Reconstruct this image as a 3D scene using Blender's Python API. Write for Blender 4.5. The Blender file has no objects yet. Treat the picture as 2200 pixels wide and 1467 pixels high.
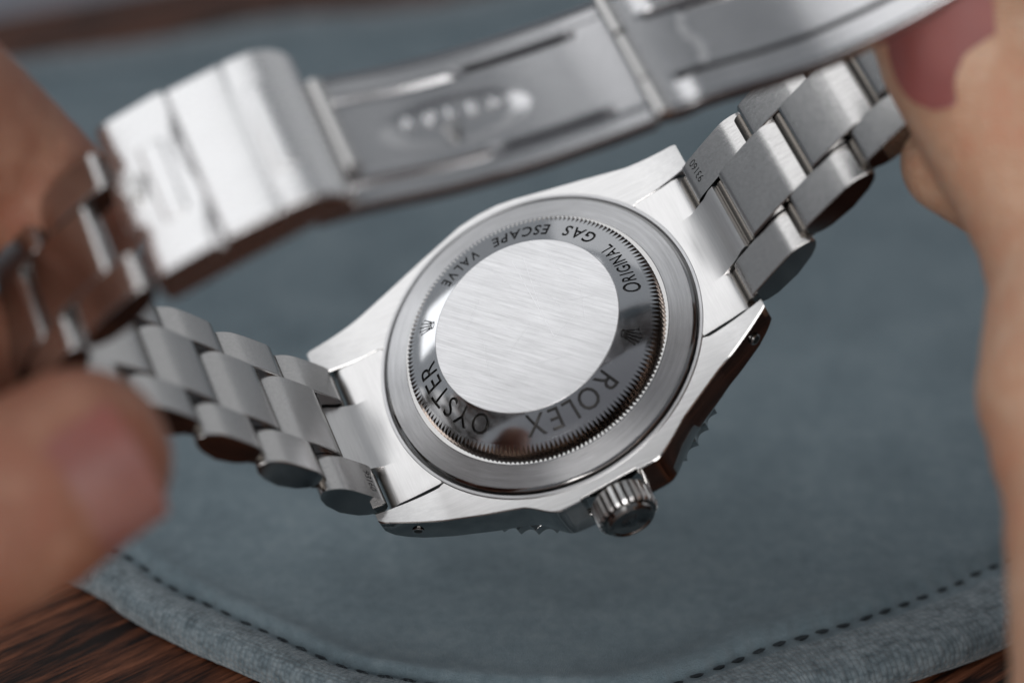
import bpy, bmesh, math, random
from mathutils import Vector, Matrix, noise
R = math.radians
random.seed(7)
sc = bpy.context.scene
# units: 1 Blender unit = 1 cm.  World: X right, Y away from the camera, Z up; the cloth's top lies at z = 0.

# ------------------------------------------------------------------ camera
PITCH, CAM_H, LENS = 32.0, 19.5, 99.83
cd = bpy.data.cameras.new('camera'); cam = bpy.data.objects.new('camera', cd)
sc.collection.objects.link(cam); sc.camera = cam
cam.location = (0, 0, CAM_H); cam.rotation_euler = (R(90 - PITCH), 0, 0)
cd.lens = LENS; cd.sensor_width = 36; cd.clip_start = 1; cd.clip_end = 1000
cd.dof.use_dof = True; cd.dof.focus_distance = 31.0; cd.dof.aperture_fstop = 0.09983 / 1.2

# ------------------------------------------------------------------ world and lamps
w = bpy.data.worlds.new('World'); sc.world = w; w.use_nodes = True
bg = w.node_tree.nodes['Background']; bg.inputs[0].default_value = (0.80, 0.84, 0.90, 1); bg.inputs[1].default_value = 0.34

# the room is dim where the camera stands
_n = w.node_tree.nodes; _l = w.node_tree.links; _tc = _n.new('ShaderNodeTexCoord'); _dp = _n.new('ShaderNodeVectorMath'); _dp.operation = 'DOT_PRODUCT'
_l.new(_tc.outputs['Generated'], _dp.inputs[0]); _dp.inputs[1].default_value = (0.25, -0.95, 0.15)
_rp = _n.new('ShaderNodeValToRGB'); _l.new(_dp.outputs['Value'], _rp.inputs[0]); _rp.color_ramp.interpolation = 'EASE'
_rp.color_ramp.elements[0].position = .0; _rp.color_ramp.elements[0].color = (.79, .83, .88, 1); _rp.color_ramp.elements[1].position = .75; _rp.color_ramp.elements[1].color = (.42, .43, .47, 1)
_l.new(_rp.outputs[0], bg.inputs[0])

CP, SP = math.cos(R(PITCH)), math.sin(R(PITCH))
def cam2w(v):                       # a direction given right / down / forward of the photograph's view
    return Vector((v[0], -SP * v[1] + CP * v[2], -CP * v[1] - SP * v[2]))
def at(px, py, d):                  # photograph pixel (2200 x 1467) and depth in cm -> point in the room
    f = LENS / 36 * 2200
    return cam2w(((px - 1100) / f * d, (py - 733.5) / f * d, d)) + Vector((0, 0, CAM_H))
def tab(px, py, z=0.0):             # pixel -> point on the table
    p = at(px, py, 1) - Vector((0, 0, CAM_H)); s = (CAM_H - z) / -p.z
    return Vector((p.x * s, p.y * s))
CENTRE = Vector((0.3027, 26.5289, 2.9045))
def area(name, dirn, dist, sx, sy, energy, col, spin=0):
    l = bpy.data.lights.new(name, 'AREA'); l.shape = 'RECTANGLE'; l.size = sx; l.size_y = sy
    l.energy = energy; l.color = col
    o = bpy.data.objects.new(name, l); sc.collection.objects.link(o)
    d = Vector(dirn).normalized(); o.location = CENTRE + d * dist
    q = (-d).to_track_quat('-Z', 'Y'); o.rotation_euler = (q.to_matrix() @ Matrix.Rotation(R(spin), 3, 'Z')).to_euler()
    return o
# one big window-like softbox up and to the left, a weaker one overhead and behind, two added fills, small at the left and low in front
area('window_light', cam2w((-0.58, -0.745, -0.335)), 90, 84, 84, 27500, (1.0, 0.995, 0.995))
area('ceiling_bounce', cam2w((0.30, -0.80, 0.25)), 120, 160, 120, 17500, (0.99, 0.98, 0.97))
area('side_fill', cam2w((-0.80, -0.56, 0.22)), 90, 30, 30, 3800, (0.98, 0.99, 1.0))  # added lamp, whitens the left of the engraved band
area('front_fill', (0.06, -0.95, 0.30), 110, 110, 45, 80000, (1.0, 0.98, 0.96))  # added low fill that lifts the cloth under the watch
sc.view_settings.view_transform = 'Standard'; sc.view_settings.look = 'None'
sc.view_settings.exposure = 0.0; sc.view_settings.gamma = 1

# ------------------------------------------------------------------ materials
def newmat(name):
    m = bpy.data.materials.new(name); m.use_nodes = True
    nt = m.node_tree; return m, nt, nt.nodes['Principled BSDF']
class N:                            # tiny node helper
    def __init__(s, nt): s.nt = nt
    def new(s, t, **k):
        n = s.nt.nodes.new(t)
        for a, b in k.items(): setattr(n, a, b)
        return n
    def link(s, a, b): s.nt.links.new(a, b)
    def math(s, op, a, b=None, c=None):
        n = s.new('ShaderNodeMath', operation=op)
        for i, v in enumerate((a, b, c)):
            if v is None: continue
            if hasattr(v, 'node'): s.link(v, n.inputs[i])
            else: n.inputs[i].default_value = v
        return n.outputs[0]
    def noise(s, vec, scale, detail=3, rough=.6):
        n = s.new('ShaderNodeTexNoise'); n.inputs['Scale'].default_value = scale
        n.inputs['Detail'].default_value = detail; n.inputs['Roughness'].default_value = rough
        if vec is not None: s.link(vec, n.inputs['Vector'])
        return n.outputs[0]
    def ramp(s, fac, stops):
        r = s.new('ShaderNodeValToRGB'); s.link(fac, r.inputs[0]); e = r.color_ramp.elements
        while len(e) > len(stops): e.remove(e[-1])
        while len(e) < len(stops): e.new(1)
        for x, (p, c) in zip(e, stops): x.position = p; x.color = c if len(c) == 4 else (*c, 1)
        return r.outputs[0]

def steel(name, rough=.22, base=(.60, .595, .59), brush=None, angle=0., bump=.15, scratches=(), var=.10):
    m, nt, p = newmat(name); n = N(nt)
    p.inputs['Metallic'].default_value = 1; p.inputs['Roughness'].default_value = rough
    p.inputs['Base Color'].default_value = (*base, 1)
    tc = n.new('ShaderNodeTexCoord').outputs['Object']
    soft = n.noise(tc, 3, 3)
    if brush:
        if brush == 'lin':
            mp = n.new('ShaderNodeMapping', vector_type='POINT'); n.link(tc, mp.inputs[0])
            mp.inputs['Rotation'].default_value = (0, 0, -R(angle)); mp.inputs['Scale'].default_value = (1, 1, 1)
            mp2 = n.new('ShaderNodeMapping'); n.link(mp.outputs[0], mp2.inputs[0]); mp2.inputs['Scale'].default_value = (1.1, 34, 34)
            v = mp2.outputs[0]
        else:
            sx = n.new('ShaderNodeSeparateXYZ'); n.link(tc, sx.inputs[0])
            x, y = sx.outputs[0], sx.outputs[1]
            r = n.math('SQRT', n.math('ADD', n.math('MULTIPLY', x, x), n.math('MULTIPLY', y, y)))
            a = n.math('ARCTAN2', y, x)
            cb = n.new('ShaderNodeCombineXYZ'); n.link(n.math('MULTIPLY', r, 26), cb.inputs[0]); n.link(n.math('MULTIPLY', a, 1.6), cb.inputs[1])
            v = cb.outputs[0]
        s1 = n.noise(v, 1.0, 5, .75); s2 = n.noise(v, 3.7, 3, .7)
        s = n.math('ADD', n.math('MULTIPLY', s1, .6), n.math('MULTIPLY', s2, .4))
    else:
        s = n.noise(tc, 55, 3, .7)
    if brush == 'circ':
        tg = n.new('ShaderNodeTangent', direction_type='RADIAL', axis='Z'); n.link(tg.outputs[0], p.inputs['Tangent']); p.inputs['Anisotropic'].default_value = .8; p.inputs['Anisotropic Rotation'].default_value = .25
    h = s
    fac = n.math('MULTIPLY_ADD', s, 2.4, -.7)
    if scratches:                    # a few individual scratches: thin segments in the part's own plane
        sx = n.new('ShaderNodeSeparateXYZ'); n.link(tc, sx.inputs[0]); tot = None
        for (x0, y0, x1, y1, wd, st) in scratches:
            L = math.hypot(x1 - x0, y1 - y0); dx, dy = (x1 - x0) / L, (y1 - y0) / L
            ux = n.math('SUBTRACT', sx.outputs[0], x0); uy = n.math('SUBTRACT', sx.outputs[1], y0)
            t = n.math('ADD', n.math('MULTIPLY', ux, dx), n.math('MULTIPLY', uy, dy))
            d = n.math('ABSOLUTE', n.math('SUBTRACT', n.math('MULTIPLY', ux, dy), n.math('MULTIPLY', uy, dx)))
            k = n.math('MULTIPLY', n.math('LESS_THAN', d, wd), n.math('MULTIPLY', n.math('GREATER_THAN', t, 0), n.math('LESS_THAN', t, L)))
            k = n.math('MULTIPLY', k, st); tot = k if tot is None else n.math('ADD', tot, k)
        fac = n.math('ADD', fac, tot); h = n.math('ADD', h, n.math('MULTIPLY', tot, .7))
    col = n.ramp(fac, [(0, tuple(c * (1 - var * 1.6) for c in base)), (1, tuple(min(1, c * (1 + var)) for c in base))])
    n.link(col, p.inputs['Base Color'])
    rr = n.math('ADD', rough - .05, n.math('MULTIPLY', soft, .1)); rr = n.math('ADD', rr, n.math('MULTIPLY', s, .04))
    n.link(rr, p.inputs['Roughness'])
    if bump:
        b = n.new('ShaderNodeBump'); b.inputs['Strength'].default_value = bump; b.inputs['Distance'].default_value = .004
        n.link(h, b.inputs['Height']); n.link(b.outputs[0], p.inputs['Normal'])
    return m
SCR = [(-.85, .17, .30, .22, .0035, .9), (-.80, .30, -.12, .22, .003, .8), (-.47, .31, .10, .44, .0022, .5), (-.1, -.5, .45, -.62, .002, .5),
       (.2, .55, .33, .2, .0025, .55), (-.6, -.35, -.35, -.6, .002, .4), (-.95, -.1, -.5, .05, .002, .5), (.5, -.1, .62, .25, .002, .45),
       (-.2, .75, .35, .6, .0022, .5), (.0, .05, .22, -.3, .002, .4), (-.7, .55, -.3, .62, .0022, .6), (.1, .8, .0, .55, .002, .5)]
M = {}
M['disc'] = steel('steel_disc', .36, (.61, .61, .62), 'lin', 41, .6, SCR, .2)
M['flat'] = steel('steel_flat', .28, (.61, .605, .603), 'lin', 82, .35, (), .13)
M['endlink'] = steel('steel_end_link', .30, (.64, .633, .63), 'lin', 0, .3, (), .08)
M['ring'] = steel('steel_turned_ring', .36, (.53, .53, .54), 'circ', 0, .5, (), .2)
M['polish'] = steel('steel_polished', .07, (.43, .425, .42), None, 0, .0, (), .03)  # base darkened to carry the flanks' dark reflections
M['band'] = steel('steel_polished_band', .10, (.66, .665, .68), None, 0, .02, (), .03)
M['dim'] = steel('steel_fluting', .16, (.36, .31, .28), None, 0, .1, (), .2)  # brown reflections on the tooth walls put into the base colour
M['link'] = steel('steel_link', .18, (.50, .492, .486), 'lin', 90, .4, (), .13)
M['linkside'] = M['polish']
M['clasp'] = steel('steel_clasp', .25, (.61, .61, .615), 'lin', 90, .2, (), .06)
M['blade'] = steel('steel_blade', .2, (.50, .50, .51), 'lin', 90, .15, (), .06)
M['groove'] = steel('steel_engraving_wall', .3, (.07, .065, .06), None, 0, 0, (), .1)
M['engrave'] = steel('steel_engraving', .35, (.09, .087, .085), None, 0, 0, (), .15)
M['pin'] = steel('steel_pin', .25, (.16, .145, .13), None, 0, 0, (), .1)
M['satin'] = steel('steel_satin', .3, (.80, .795, .79), None, 0, .0, (), .04)
M['bright'] = steel('steel_glint_stamping', .12, (.92, .92, .93), None, 0, .0, (), .02)  # base raised so the stamped letters show as glints
M['cap'] = steel('steel_cap_darkened', .09, (.24, .235, .23), None, 0, .0, (), .04)  # same steel darkened, black reflection put into the colour
M['side'] = steel('steel_side_darkened', .07, (.30, .297, .295), None, 0, .0, (), .03)  # darker copy of the link steel, stands in for near-black reflections
M['dark'] = steel('recess_shade', .4, (.06, .055, .05), None, 0, 0, (), .1)  # near-black, stands in for shade inside gaps and holes
def skin(name, base, base2, nail=False):
    m, nt, p = newmat(name); n = N(nt); tc = n.new('ShaderNodeTexCoord').outputs['Object']
    c = n.ramp(n.noise(tc, .8 if nail else 1.6, 1 if nail else 5, .7), [(.30, (base[0], base[1] * .82, base[2] * .78)), (.5, base), (.68, base2)]); n.link(c, p.inputs['Base Color'])
    p.inputs['Roughness'].default_value = .38 if nail else .5
    p.inputs['Subsurface Weight'].default_value = .35; p.inputs['Subsurface Radius'].default_value = (.25, .09, .05); p.inputs['Subsurface Scale'].default_value = .6
    if nail: p.inputs['Coat Weight'].default_value = .15; return m
    v = n.new('ShaderNodeTexVoronoi'); v.inputs['Scale'].default_value = 22; n.link(tc, v.inputs['Vector'])
    b = n.new('ShaderNodeBump'); b.inputs['Strength'].default_value = .5; b.inputs['Distance'].default_value = .05
    n.link(n.math('ADD', v.outputs[0], n.noise(tc, 6, 3)), b.inputs['Height']); n.link(b.outputs[0], p.inputs['Normal'])
    return m
M['skin'] = skin('skin', (.54, .31, .20), (.62, .40, .28))  # lit copy of the skin, brightness put into the base colour
M['skin_shaded'] = skin('skin_shaded', (.29, .125, .077), (.37, .185, .12))  # darker copy of the same skin, shade put into its colour
M['nail'] = skin('nail', (.25, .075, .068), (.36, .14, .125), True)
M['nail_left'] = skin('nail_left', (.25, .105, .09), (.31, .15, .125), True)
def cloth_mat():
    m, nt, p = newmat('grey_blue_suede'); n = N(nt); tc = n.new('ShaderNodeTexCoord').outputs['Object']
    big = n.noise(tc, .9, 5, .62); mid = n.noise(tc, 6, 4, .65); fine = n.noise(tc, 60, 3, .7)
    f = n.math('ADD', n.math('MULTIPLY', big, .36), n.math('ADD', n.math('MULTIPLY', mid, .34), n.math('MULTIPLY', fine, .30)))
    c = n.ramp(f, [(.38, (.107, .153, .180)), (.5, (.150, .205, .236)), (.62, (.205, .262, .292))])
    n.link(c, p.inputs['Base Color']); p.inputs['Roughness'].default_value = .95
    p.inputs['Specular IOR Level'].default_value = .1; p.inputs['Sheen Weight'].default_value = .25; p.inputs['Sheen Roughness'].default_value = .5
    b = n.new('ShaderNodeBump'); b.inputs['Strength'].default_value = .8; b.inputs['Distance'].default_value = .03
    n.link(n.math('ADD', n.math('MULTIPLY', mid, .8), fine), b.inputs['Height']); n.link(b.outputs[0], p.inputs['Normal'])
    return m
M['cloth'] = cloth_mat()
def knit_mat():
    m, nt, p = newmat('grey_blue_knit_hem'); n = N(nt); tc = n.new('ShaderNodeTexCoord').outputs['UV']
    mp = n.new('ShaderNodeMapping'); n.link(tc, mp.inputs[0]); mp.inputs['Scale'].default_value = (1, 1, 1)
    v = n.new('ShaderNodeTexVoronoi'); v.inputs['Scale'].default_value = 1; v.inputs['Randomness'].default_value = .45; n.link(mp.outputs[0], v.inputs['Vector'])
    o = n.new('ShaderNodeTexCoord').outputs['Object']; mid = n.noise(o, 7, 4)
    f = n.math('ADD', n.math('MULTIPLY', v.outputs[0], -.35), n.math('ADD', mid, .15))
    c = n.ramp(f, [(.2, (.045, .066, .078)), (.45, (.125, .165, .188)), (.65, (.205, .25, .275))])
    n.link(c, p.inputs['Base Color']); p.inputs['Roughness'].default_value = .95; p.inputs['Sheen Weight'].default_value = .3
    b = n.new('ShaderNodeBump'); b.inputs['Strength'].default_value = 1; b.inputs['Distance'].default_value = .03; b.invert = True
    n.link(v.outputs[0], b.inputs['Height']); n.link(b.outputs[0], p.inputs['Normal'])
    return m
M['knit'] = knit_mat()
def plain(name, col, rough=.6):
    m, nt, p = newmat(name); n = N(nt); tc = n.new('ShaderNodeTexCoord').outputs['Object']
    c = n.ramp(n.noise(tc, 8, 4), [(.2, tuple(x * .75 for x in col)), (.8, tuple(x * 1.2 for x in col))])
    n.link(c, p.inputs['Base Color']); p.inputs['Roughness'].default_value = rough; return m
M['thread'] = plain('dark_thread', (.02, .028, .034), .9)
M['fibre'] = plain('pale_fibre', (.15, .185, .205), .9)
M['floor'] = plain('pale_floor', (.42, .42, .46), .7)
def wood_mat():
    m, nt, p = newmat('dark_wood'); n = N(nt); tc = n.new('ShaderNodeTexCoord').outputs['Object']
    mp = n.new('ShaderNodeMapping'); n.link(tc, mp.inputs[0]); mp.inputs['Rotation'].default_value = (0, 0, -R(40)); 
    mp2 = n.new('ShaderNodeMapping'); n.link(mp.outputs[0], mp2.inputs[0]); mp2.inputs['Scale'].default_value = (.28, 4.2, 1)
    a = n.noise(mp2.outputs[0], 1.6, 5, .65); b_ = n.noise(mp2.outputs[0], 7, 3, .7)
    f = n.math('ADD', n.math('MULTIPLY', a, .7), n.math('MULTIPLY', b_, .3))
    c = n.ramp(f, [(.43, (.008, .003, .002)), (.52, (.08, .026, .012)), (.65, (.25, .092, .046))])
    n.link(c, p.inputs['Base Color']); p.inputs['Roughness'].default_value = .5; p.inputs['Specular IOR Level'].default_value = .2
    b = n.new('ShaderNodeBump'); b.inputs['Strength'].default_value = .7; b.inputs['Distance'].default_value = .06
    n.link(f, b.inputs['Height']); n.link(b.outputs[0], p.inputs['Normal'])
    return m
M['wood'] = wood_mat()

# ------------------------------------------------------------------ mesh helpers
COL = sc.collection
def tag(o, label=None, cat=None, kind=None, group=None):
    for k, v in (('label', label), ('category', cat), ('kind', kind), ('group', group)):
        if v: o[k] = v
    return o
def finish(name, me, mat, parent=None, smooth=35, bevel=0, segs=2, hard=False):
    o = bpy.data.objects.new(name, me); COL.objects.link(o)
    if mat is not None and not me.materials: me.materials.append(mat)
    if smooth is not None:
        me.polygons.foreach_set('use_smooth', [True] * len(me.polygons)); me.set_sharp_from_angle(angle=R(smooth))
    if parent is not None: o.parent = parent
    if bevel:
        b = o.modifiers.new('bevel', 'BEVEL'); b.width = bevel; b.segments = segs; b.limit_method = 'ANGLE'; b.angle_limit = R(40); b.harden_normals = hard
    return o
def mesh(name, verts, faces, mat, parent=None, smooth=35, bevel=0, s=.1, recalc=True, segs=2, merge=False):
    me = bpy.data.meshes.new(name); me.from_pydata([tuple(c * s for c in v) for v in verts], [], faces)
    if recalc or merge:
        bm = bmesh.new(); bm.from_mesh(me)
        if merge: bmesh.ops.remove_doubles(bm, verts=bm.verts, dist=1e-5)
        bmesh.ops.recalc_face_normals(bm, faces=bm.faces); bm.to_mesh(me); bm.free()
    return finish(name, me, mat, parent, smooth, bevel, segs)
def bake(o):                         # apply the modifiers of an object for good
    dg = bpy.context.evaluated_depsgraph_get(); me = bpy.data.meshes.new_from_object(o.evaluated_get(dg))
    o.modifiers.clear(); old = o.data; o.data = me; me.name = old.name; bpy.data.meshes.remove(old); return o
def prism(profile, x0, x1):          # profile in (y, z), pushed along x
    n = len(profile); v = [(x0, y, z) for y, z in profile] + [(x1, y, z) for y, z in profile]
    f = [tuple(range(n))[::-1], tuple(range(n, 2 * n))] + [(i, (i + 1) % n, n + (i + 1) % n, n + i) for i in range(n)]
    return v, f
def revolve(profile, segs=256, closed=False):   # (r, z) about z
    v = []; f = []; m = len(profile)
    for i in range(segs):
        a = 2 * math.pi * i / segs; c, s_ = math.cos(a), math.sin(a)
        v += [(r * c, r * s_, z) for r, z in profile]
    for i in range(segs):
        j = (i + 1) % segs
        for k in range(m if closed else m - 1):
            k2 = (k + 1) % m; f.append((i * m + k, j * m + k, j * m + k2, i * m + k2))
    return v, f
def loft(rings, closed=True, caps=True):
    n = len(rings[0]); v = [p for r in rings for p in r]; f = []
    for i in range(len(rings) - 1):
        for k in range(n if closed else n - 1):
            k2 = (k + 1) % n; f.append((i * n + k, i * n + k2, (i + 1) * n + k2, (i + 1) * n + k))
    if caps: f += [tuple(range(n))[::-1], tuple(range((len(rings) - 1) * n, len(rings) * n))]
    return v, f
def join(parts):
    V = []; F = []
    for v, f in parts:
        b = len(V); V += v; F += [tuple(i + b for i in g) for g in f]
    return V, F
def lerp(tbl, x):
    if x <= tbl[0][0]: return tbl[0][1]
    for (a, b), (c, d) in zip(tbl, tbl[1:]):
        if x <= c: return b + (d - b) * (x - a) / (c - a)
    return tbl[-1][1]
def catmull(P, n, closed=False):
    out = []; m = len(P); rng = m if closed else m - 1
    for i in range(rng):
        g = lambda k: P[k % m] if closed else P[min(max(k, 0), m - 1)]
        p0, p1, p2, p3 = [Vector(g(k)) for k in (i - 1, i, i + 1, i + 2)]
        for j in range(n):
            t = j / n; out.append(.5 * ((2 * p1) + (p2 - p0) * t + (2 * p0 - 5 * p1 + 4 * p2 - p3) * t * t + (3 * p1 - p0 - 3 * p2 + p3) * t ** 3))
    if not closed: out.append(Vector(P[-1]))
    return out
def text_mesh(txt, size, depth, thin=0., bev=0.):    # letters as a closed solid centred on z=0
    c = bpy.data.curves.new('t', 'FONT'); c.body = txt; c.size = size; c.extrude = depth; c.offset = thin
    c.bevel_depth = bev; c.align_x = 'CENTER'; c.align_y = 'CENTER'; c.resolution_u = 3
    o = bpy.data.objects.new('t', c); COL.objects.link(o); dg = bpy.context.evaluated_depsgraph_get(); dg.update()
    me = bpy.data.meshes.new_from_object(o.evaluated_get(dg)); bpy.data.objects.remove(o); bpy.data.curves.remove(c)
    bm = bmesh.new(); bm.from_mesh(me); bmesh.ops.remove_doubles(bm, verts=bm.verts, dist=1e-5)
    xs = [v.co.x for v in bm.verts]; ys = [v.co.y for v in bm.verts]
    bmesh.ops.translate(bm, verts=bm.verts, vec=(-(min(xs) + max(xs)) / 2, -(min(ys) + max(ys)) / 2, 0))
    bm.to_mesh(me); bm.free(); return me
def crown_mesh(s, depth):            # small coronet: five rays with balls over an oval ring
    bm = bmesh.new()
    def poly(pts):
        vs = [[bm.verts.new((x * s, y * s, z)) for x, y in pts] for z in (-depth, depth)]; n = len(pts)
        bm.faces.new(vs[0][::-1]); bm.faces.new(vs[1])
        for i in range(n): bm.faces.new((vs[0][i], vs[0][(i + 1) % n], vs[1][(i + 1) % n], vs[1][i]))
    for i, a in enumerate((-34, -17, 0, 17, 34)):
        L = (1.0, 1.07, 1.12, 1.07, 1.0)[i]; d = Vector((math.sin(R(a)), math.cos(R(a)))); nrm = Vector((d.y, -d.x))
        b = Vector((.30 * math.sin(R(a * 1.9)), -.42 + .08 * math.cos(R(a)))); t = Vector((0, -.45)) + d * L
        poly([tuple(b - nrm * .075), tuple(b + nrm * .075), tuple(t + nrm * .03), tuple(t - nrm * .03)])
        poly([(t.x + .085 * math.cos(k * math.pi / 4), t.y + .085 * math.sin(k * math.pi / 4) + .04) for k in range(8)])
    n = 20; ring = []
    for z in (-depth, depth):
        ring.append([[bm.verts.new((q * .36 * math.cos(2 * math.pi * k / n) * s, (q * .15 * math.sin(2 * math.pi * k / n) - .50) * s, z)) for k in range(n)] for q in (1, .55)])
    for k in range(n):
        j = (k + 1) % n; a, b = ring
        bm.faces.new((a[0][k], a[0][j], b[0][j], b[0][k])); bm.faces.new((a[1][j], a[1][k], b[1][k], b[1][j]))
        bm.faces.new((b[0][k], b[0][j], b[1][j], b[1][k])); bm.faces.new((a[0][j], a[0][k], a[1][k], a[1][j]))
    bmesh.ops.recalc_face_normals(bm, faces=bm.faces)
    me = bpy.data.meshes.new('crown'); bm.to_mesh(me); bm.free(); return me
def cut(target, cutters):            # engrave: exact boolean difference with a list of (mesh, matrix)
    bm = bmesh.new()
    for me, mx in cutters:
        t = me.copy(); t.transform(mx); bm.from_mesh(t); bpy.data.meshes.remove(t)
    me = bpy.data.meshes.new('cutter'); bm.to_mesh(me); bm.free()
    c = bpy.data.objects.new('cutter', me); COL.objects.link(c); c.parent = target; me.materials.append(M['engrave'])
    b = target.modifiers.new('cut', 'BOOLEAN'); b.operation = 'DIFFERENCE'; b.solver = 'EXACT'; b.use_self = True; b.material_mode = 'TRANSFER'; b.object = c
    bake(target); bpy.data.objects.remove(c)

# ------------------------------------------------------------------ the wristwatch (own frame in mm: x to the winding crown, y along the bracelet, z out of the back)
watch = bpy.data.objects.new('wristwatch', None); COL.objects.link(watch)
watch.matrix_world = Matrix(((0.357647, 0.866767, -0.347569, CENTRE.x), (-0.873414, 0.178744, -0.452988, CENTRE.y),
                             (-0.330509, 0.465581, 0.820974, CENTRE.z), (0, 0, 0, 1)))
tag(watch, 'open steel wristwatch held caseback up between the two hands above the grey cloth', 'wristwatch')

# --- case: two lofted flanks with lugs, a bore rim and a core
XL = [(-24.2, 13.3), (-23.9, 13.6), (-18.9, 14.87), (-13.75, 16.3), (-8.1, 17.95), (-2.5, 19.45), (0, 19.65), (2.5, 19.5), (4.5, 19.05), (8.8, 17.75), (12, 16.8), (17.4, 15.1), (23.3, 13.7), (23.6, 13.4)]
XR = [(-24.2, 11.0), (-23.6, 11.5), (-18.5, 13.8), (-13.4, 16.0), (-10.4, 17.15), (-9.3, 17.6), (-8.2, 18.45), (-7.4, 19.25), (-6.5, 19.95), (-5.8, 20.2), (-3.45, 20.35), (-3.4, 20.1), (3.4, 20.1), (3.45, 20.35), (5.8, 20.4), (6.5, 20.15), (7.4, 19.6), (8.2, 19.1), (9.3, 18.3), (10.6, 17.35), (16.2, 14.3), (23.3, 11.2), (23.9, 10.8)]
ZB = [(0, -5.6), (5, -5.4), (8, -4.9), (11, -4.5), (14, -4.4), (18, -4.1), (21, -3.5), (22.5, -2.6), (23.5, -1.6), (24.2, -.4)]
def ztop(y): a = abs(y); return 0 if a < 17 else 1.5 * ((a - 17) / 7) ** 1.6
def flank(side):
    tbl = XL if side < 0 else XR; ys = set(); y = -24.15
    while y < 23.6: ys.add(round(y, 2)); y += .35
    ys |= {-15.6, 15.6, -24.2 if side < 0 else -24.1, 23.6} | {k for k in (-3.45, -3.4, 3.4, 3.45) if side > 0}
    rings = []
    for y in sorted(ys):
        xo = lerp(tbl, y); zt, zb = ztop(y), lerp(ZB, abs(y)) * (.92 if side > 0 else 1); tl = .45 if side > 0 else 0
        if abs(y) < 15.6: xi = math.sqrt(18.45 ** 2 - y * y)
        else: xi = 10.0 - .25 * max(0, 1 - abs(abs(y) - 16.2) / .6)
        xi = min(xi, xo - .35); g = 0; dent = 0
        if side > 0:
            a = abs(y); g = (1 if a < 6 else max(0, 1 - (a - 6) / 2.8)) if 3.42 < a < 8.8 else 0; g = g * g * (3 - 2 * g)
            dent = 1.5 if a < 3.42 else 0
        h = zt - zb
        o = [(xo - .12, zt), (xo, zt - .12), (xo + .05 + tl * .15 - dent, zt - .18 * h), (xo + .12 + tl * .5 + .2 * g - dent, zt - .5 * h), (xo + .1 + tl * .85 + .4 * g - dent, zt - .82 * h), (xo - .3 + tl * .9 + .4 * g - dent, zb), (xi + .3, zb), (xi, zt - .1), (xi + .1, zt)]
        rings.append([(side * a_, y, z_) for a_, z_ in o])
    return loft(rings)
case = mesh('case', *join([flank(-1), flank(1)]), M['flat'], watch, 28)
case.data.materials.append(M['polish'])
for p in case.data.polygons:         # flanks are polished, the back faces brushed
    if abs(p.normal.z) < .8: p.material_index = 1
rv = revolve([(17.6, -.9), (18.35, -.6), (18.42, .05), (18.5, .14), (18.8, .14), (18.9, .02), (18.95, -.6), (18.0, -3.6), (17.9, -6.5)], 256)
mesh('case_rim', *rv, M['ring'], case, 30)
mesh('groove_shade', *revolve([(17.2, -1.2), (18.6, -.7)], 128), M['dark'], case, 30)  # dark ring laid in as the shade of the gap
core = revolve([(0, -7.6), (17.9, -7.6), (17.9, -2.2), (0, -2.2)], 96)
mesh('case_body', *core, M['polish'], case, 30)
# --- bezel with scalloped edge, on the dial side
nb = 60 * 8; rb = []
for i in range(nb):
    a = 2 * math.pi * i / nb; k = (i % 8) / 8; sc_ = .65 * math.sin(math.pi * k) ** .8
    ro = 20.0 - sc_; c, s_ = math.cos(a), math.sin(a)
    rb.append([(r * c, r * s_, z) for r, z in ((17.6, -5.3), (18.6, -5.45), (19.2, -5.55), (ro, -5.75), (ro, -6.9), (ro - .6, -7.6), (16.4, -8.6), (16.2, -5.6))])
rb.append(rb[0])
mesh('bezel', *loft(rb, True, False), M['polish'], watch, 32, merge=True)
mesh('crystal', *revolve([(0, -9.2), (15.6, -9.1), (16.3, -8.7), (16.3, -5)], 96), plain('dark_crystal', (.01, .01, .012), .05), watch, 30)
# --- drilled lug holes
for (x, y, z, yaw) in ((13.05, -21.0, -.95, -24), (12.75, 21.0, -1.05, 24)):
    rg = revolve([(.40, -.4), (.40, .0), (.47, .05), (.58, .05), (.66, -.02)], 24); mx = Matrix.Translation((x, y, z)) @ Matrix.Rotation(R(yaw), 4, 'Z') @ Matrix.Rotation(R(90), 4, 'Y')
    o = mesh('lug_hole', [tuple(mx @ Vector(p)) for p in rg[0]], rg[1], M['polish'], case, 30)
    dk = revolve([(0, .05), (.46, .05)], 24); mesh('hole_shade', [tuple(mx @ Vector(p)) for p in dk[0]], dk[1], M['dark'], case, 30)  # dark disc painted in as the shade inside the hole
# --- caseback
cb = mesh('caseback', *revolve([(13.0, .9), (13.9, 1.22), (15.3, 1.22), (15.38, 1.19), (17.75, .62), (17.85, .58), (18.12, .42), (18.2, .3), (18.22, -1.0)], 320), M['ring'], watch, 18)
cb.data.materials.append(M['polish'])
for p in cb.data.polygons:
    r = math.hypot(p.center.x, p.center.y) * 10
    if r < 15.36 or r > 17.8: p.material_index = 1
mesh('center_disc', *revolve([(0, 4.27), (5, 4.27), (10.6, 4.27), (10.68, 4.22), (10.7, 4.0)], 320), M['disc'], cb, 30)
R0_, R1_ = 10.68, 13.78
def bz(r): t = r - R0_; return 4.2 - .33 * t - .033 * t * t
def bslope(r): return -.33 - .066 * (r - R0_)
nx, nr = 360, 10; RC = 12.2; LX = math.pi * RC; v = []; f = []
for i in range(nx + 1):
    for j in range(nr + 1): v.append((-LX + 2 * LX * i / nx, R0_ + (R1_ - R0_) * j / nr, 0))
n0 = len(v); W_ = nr + 1
f = [(i * W_ + j, (i + 1) * W_ + j, (i + 1) * W_ + j + 1, i * W_ + j + 1) for i in range(nx) for j in range(nr)]
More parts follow.
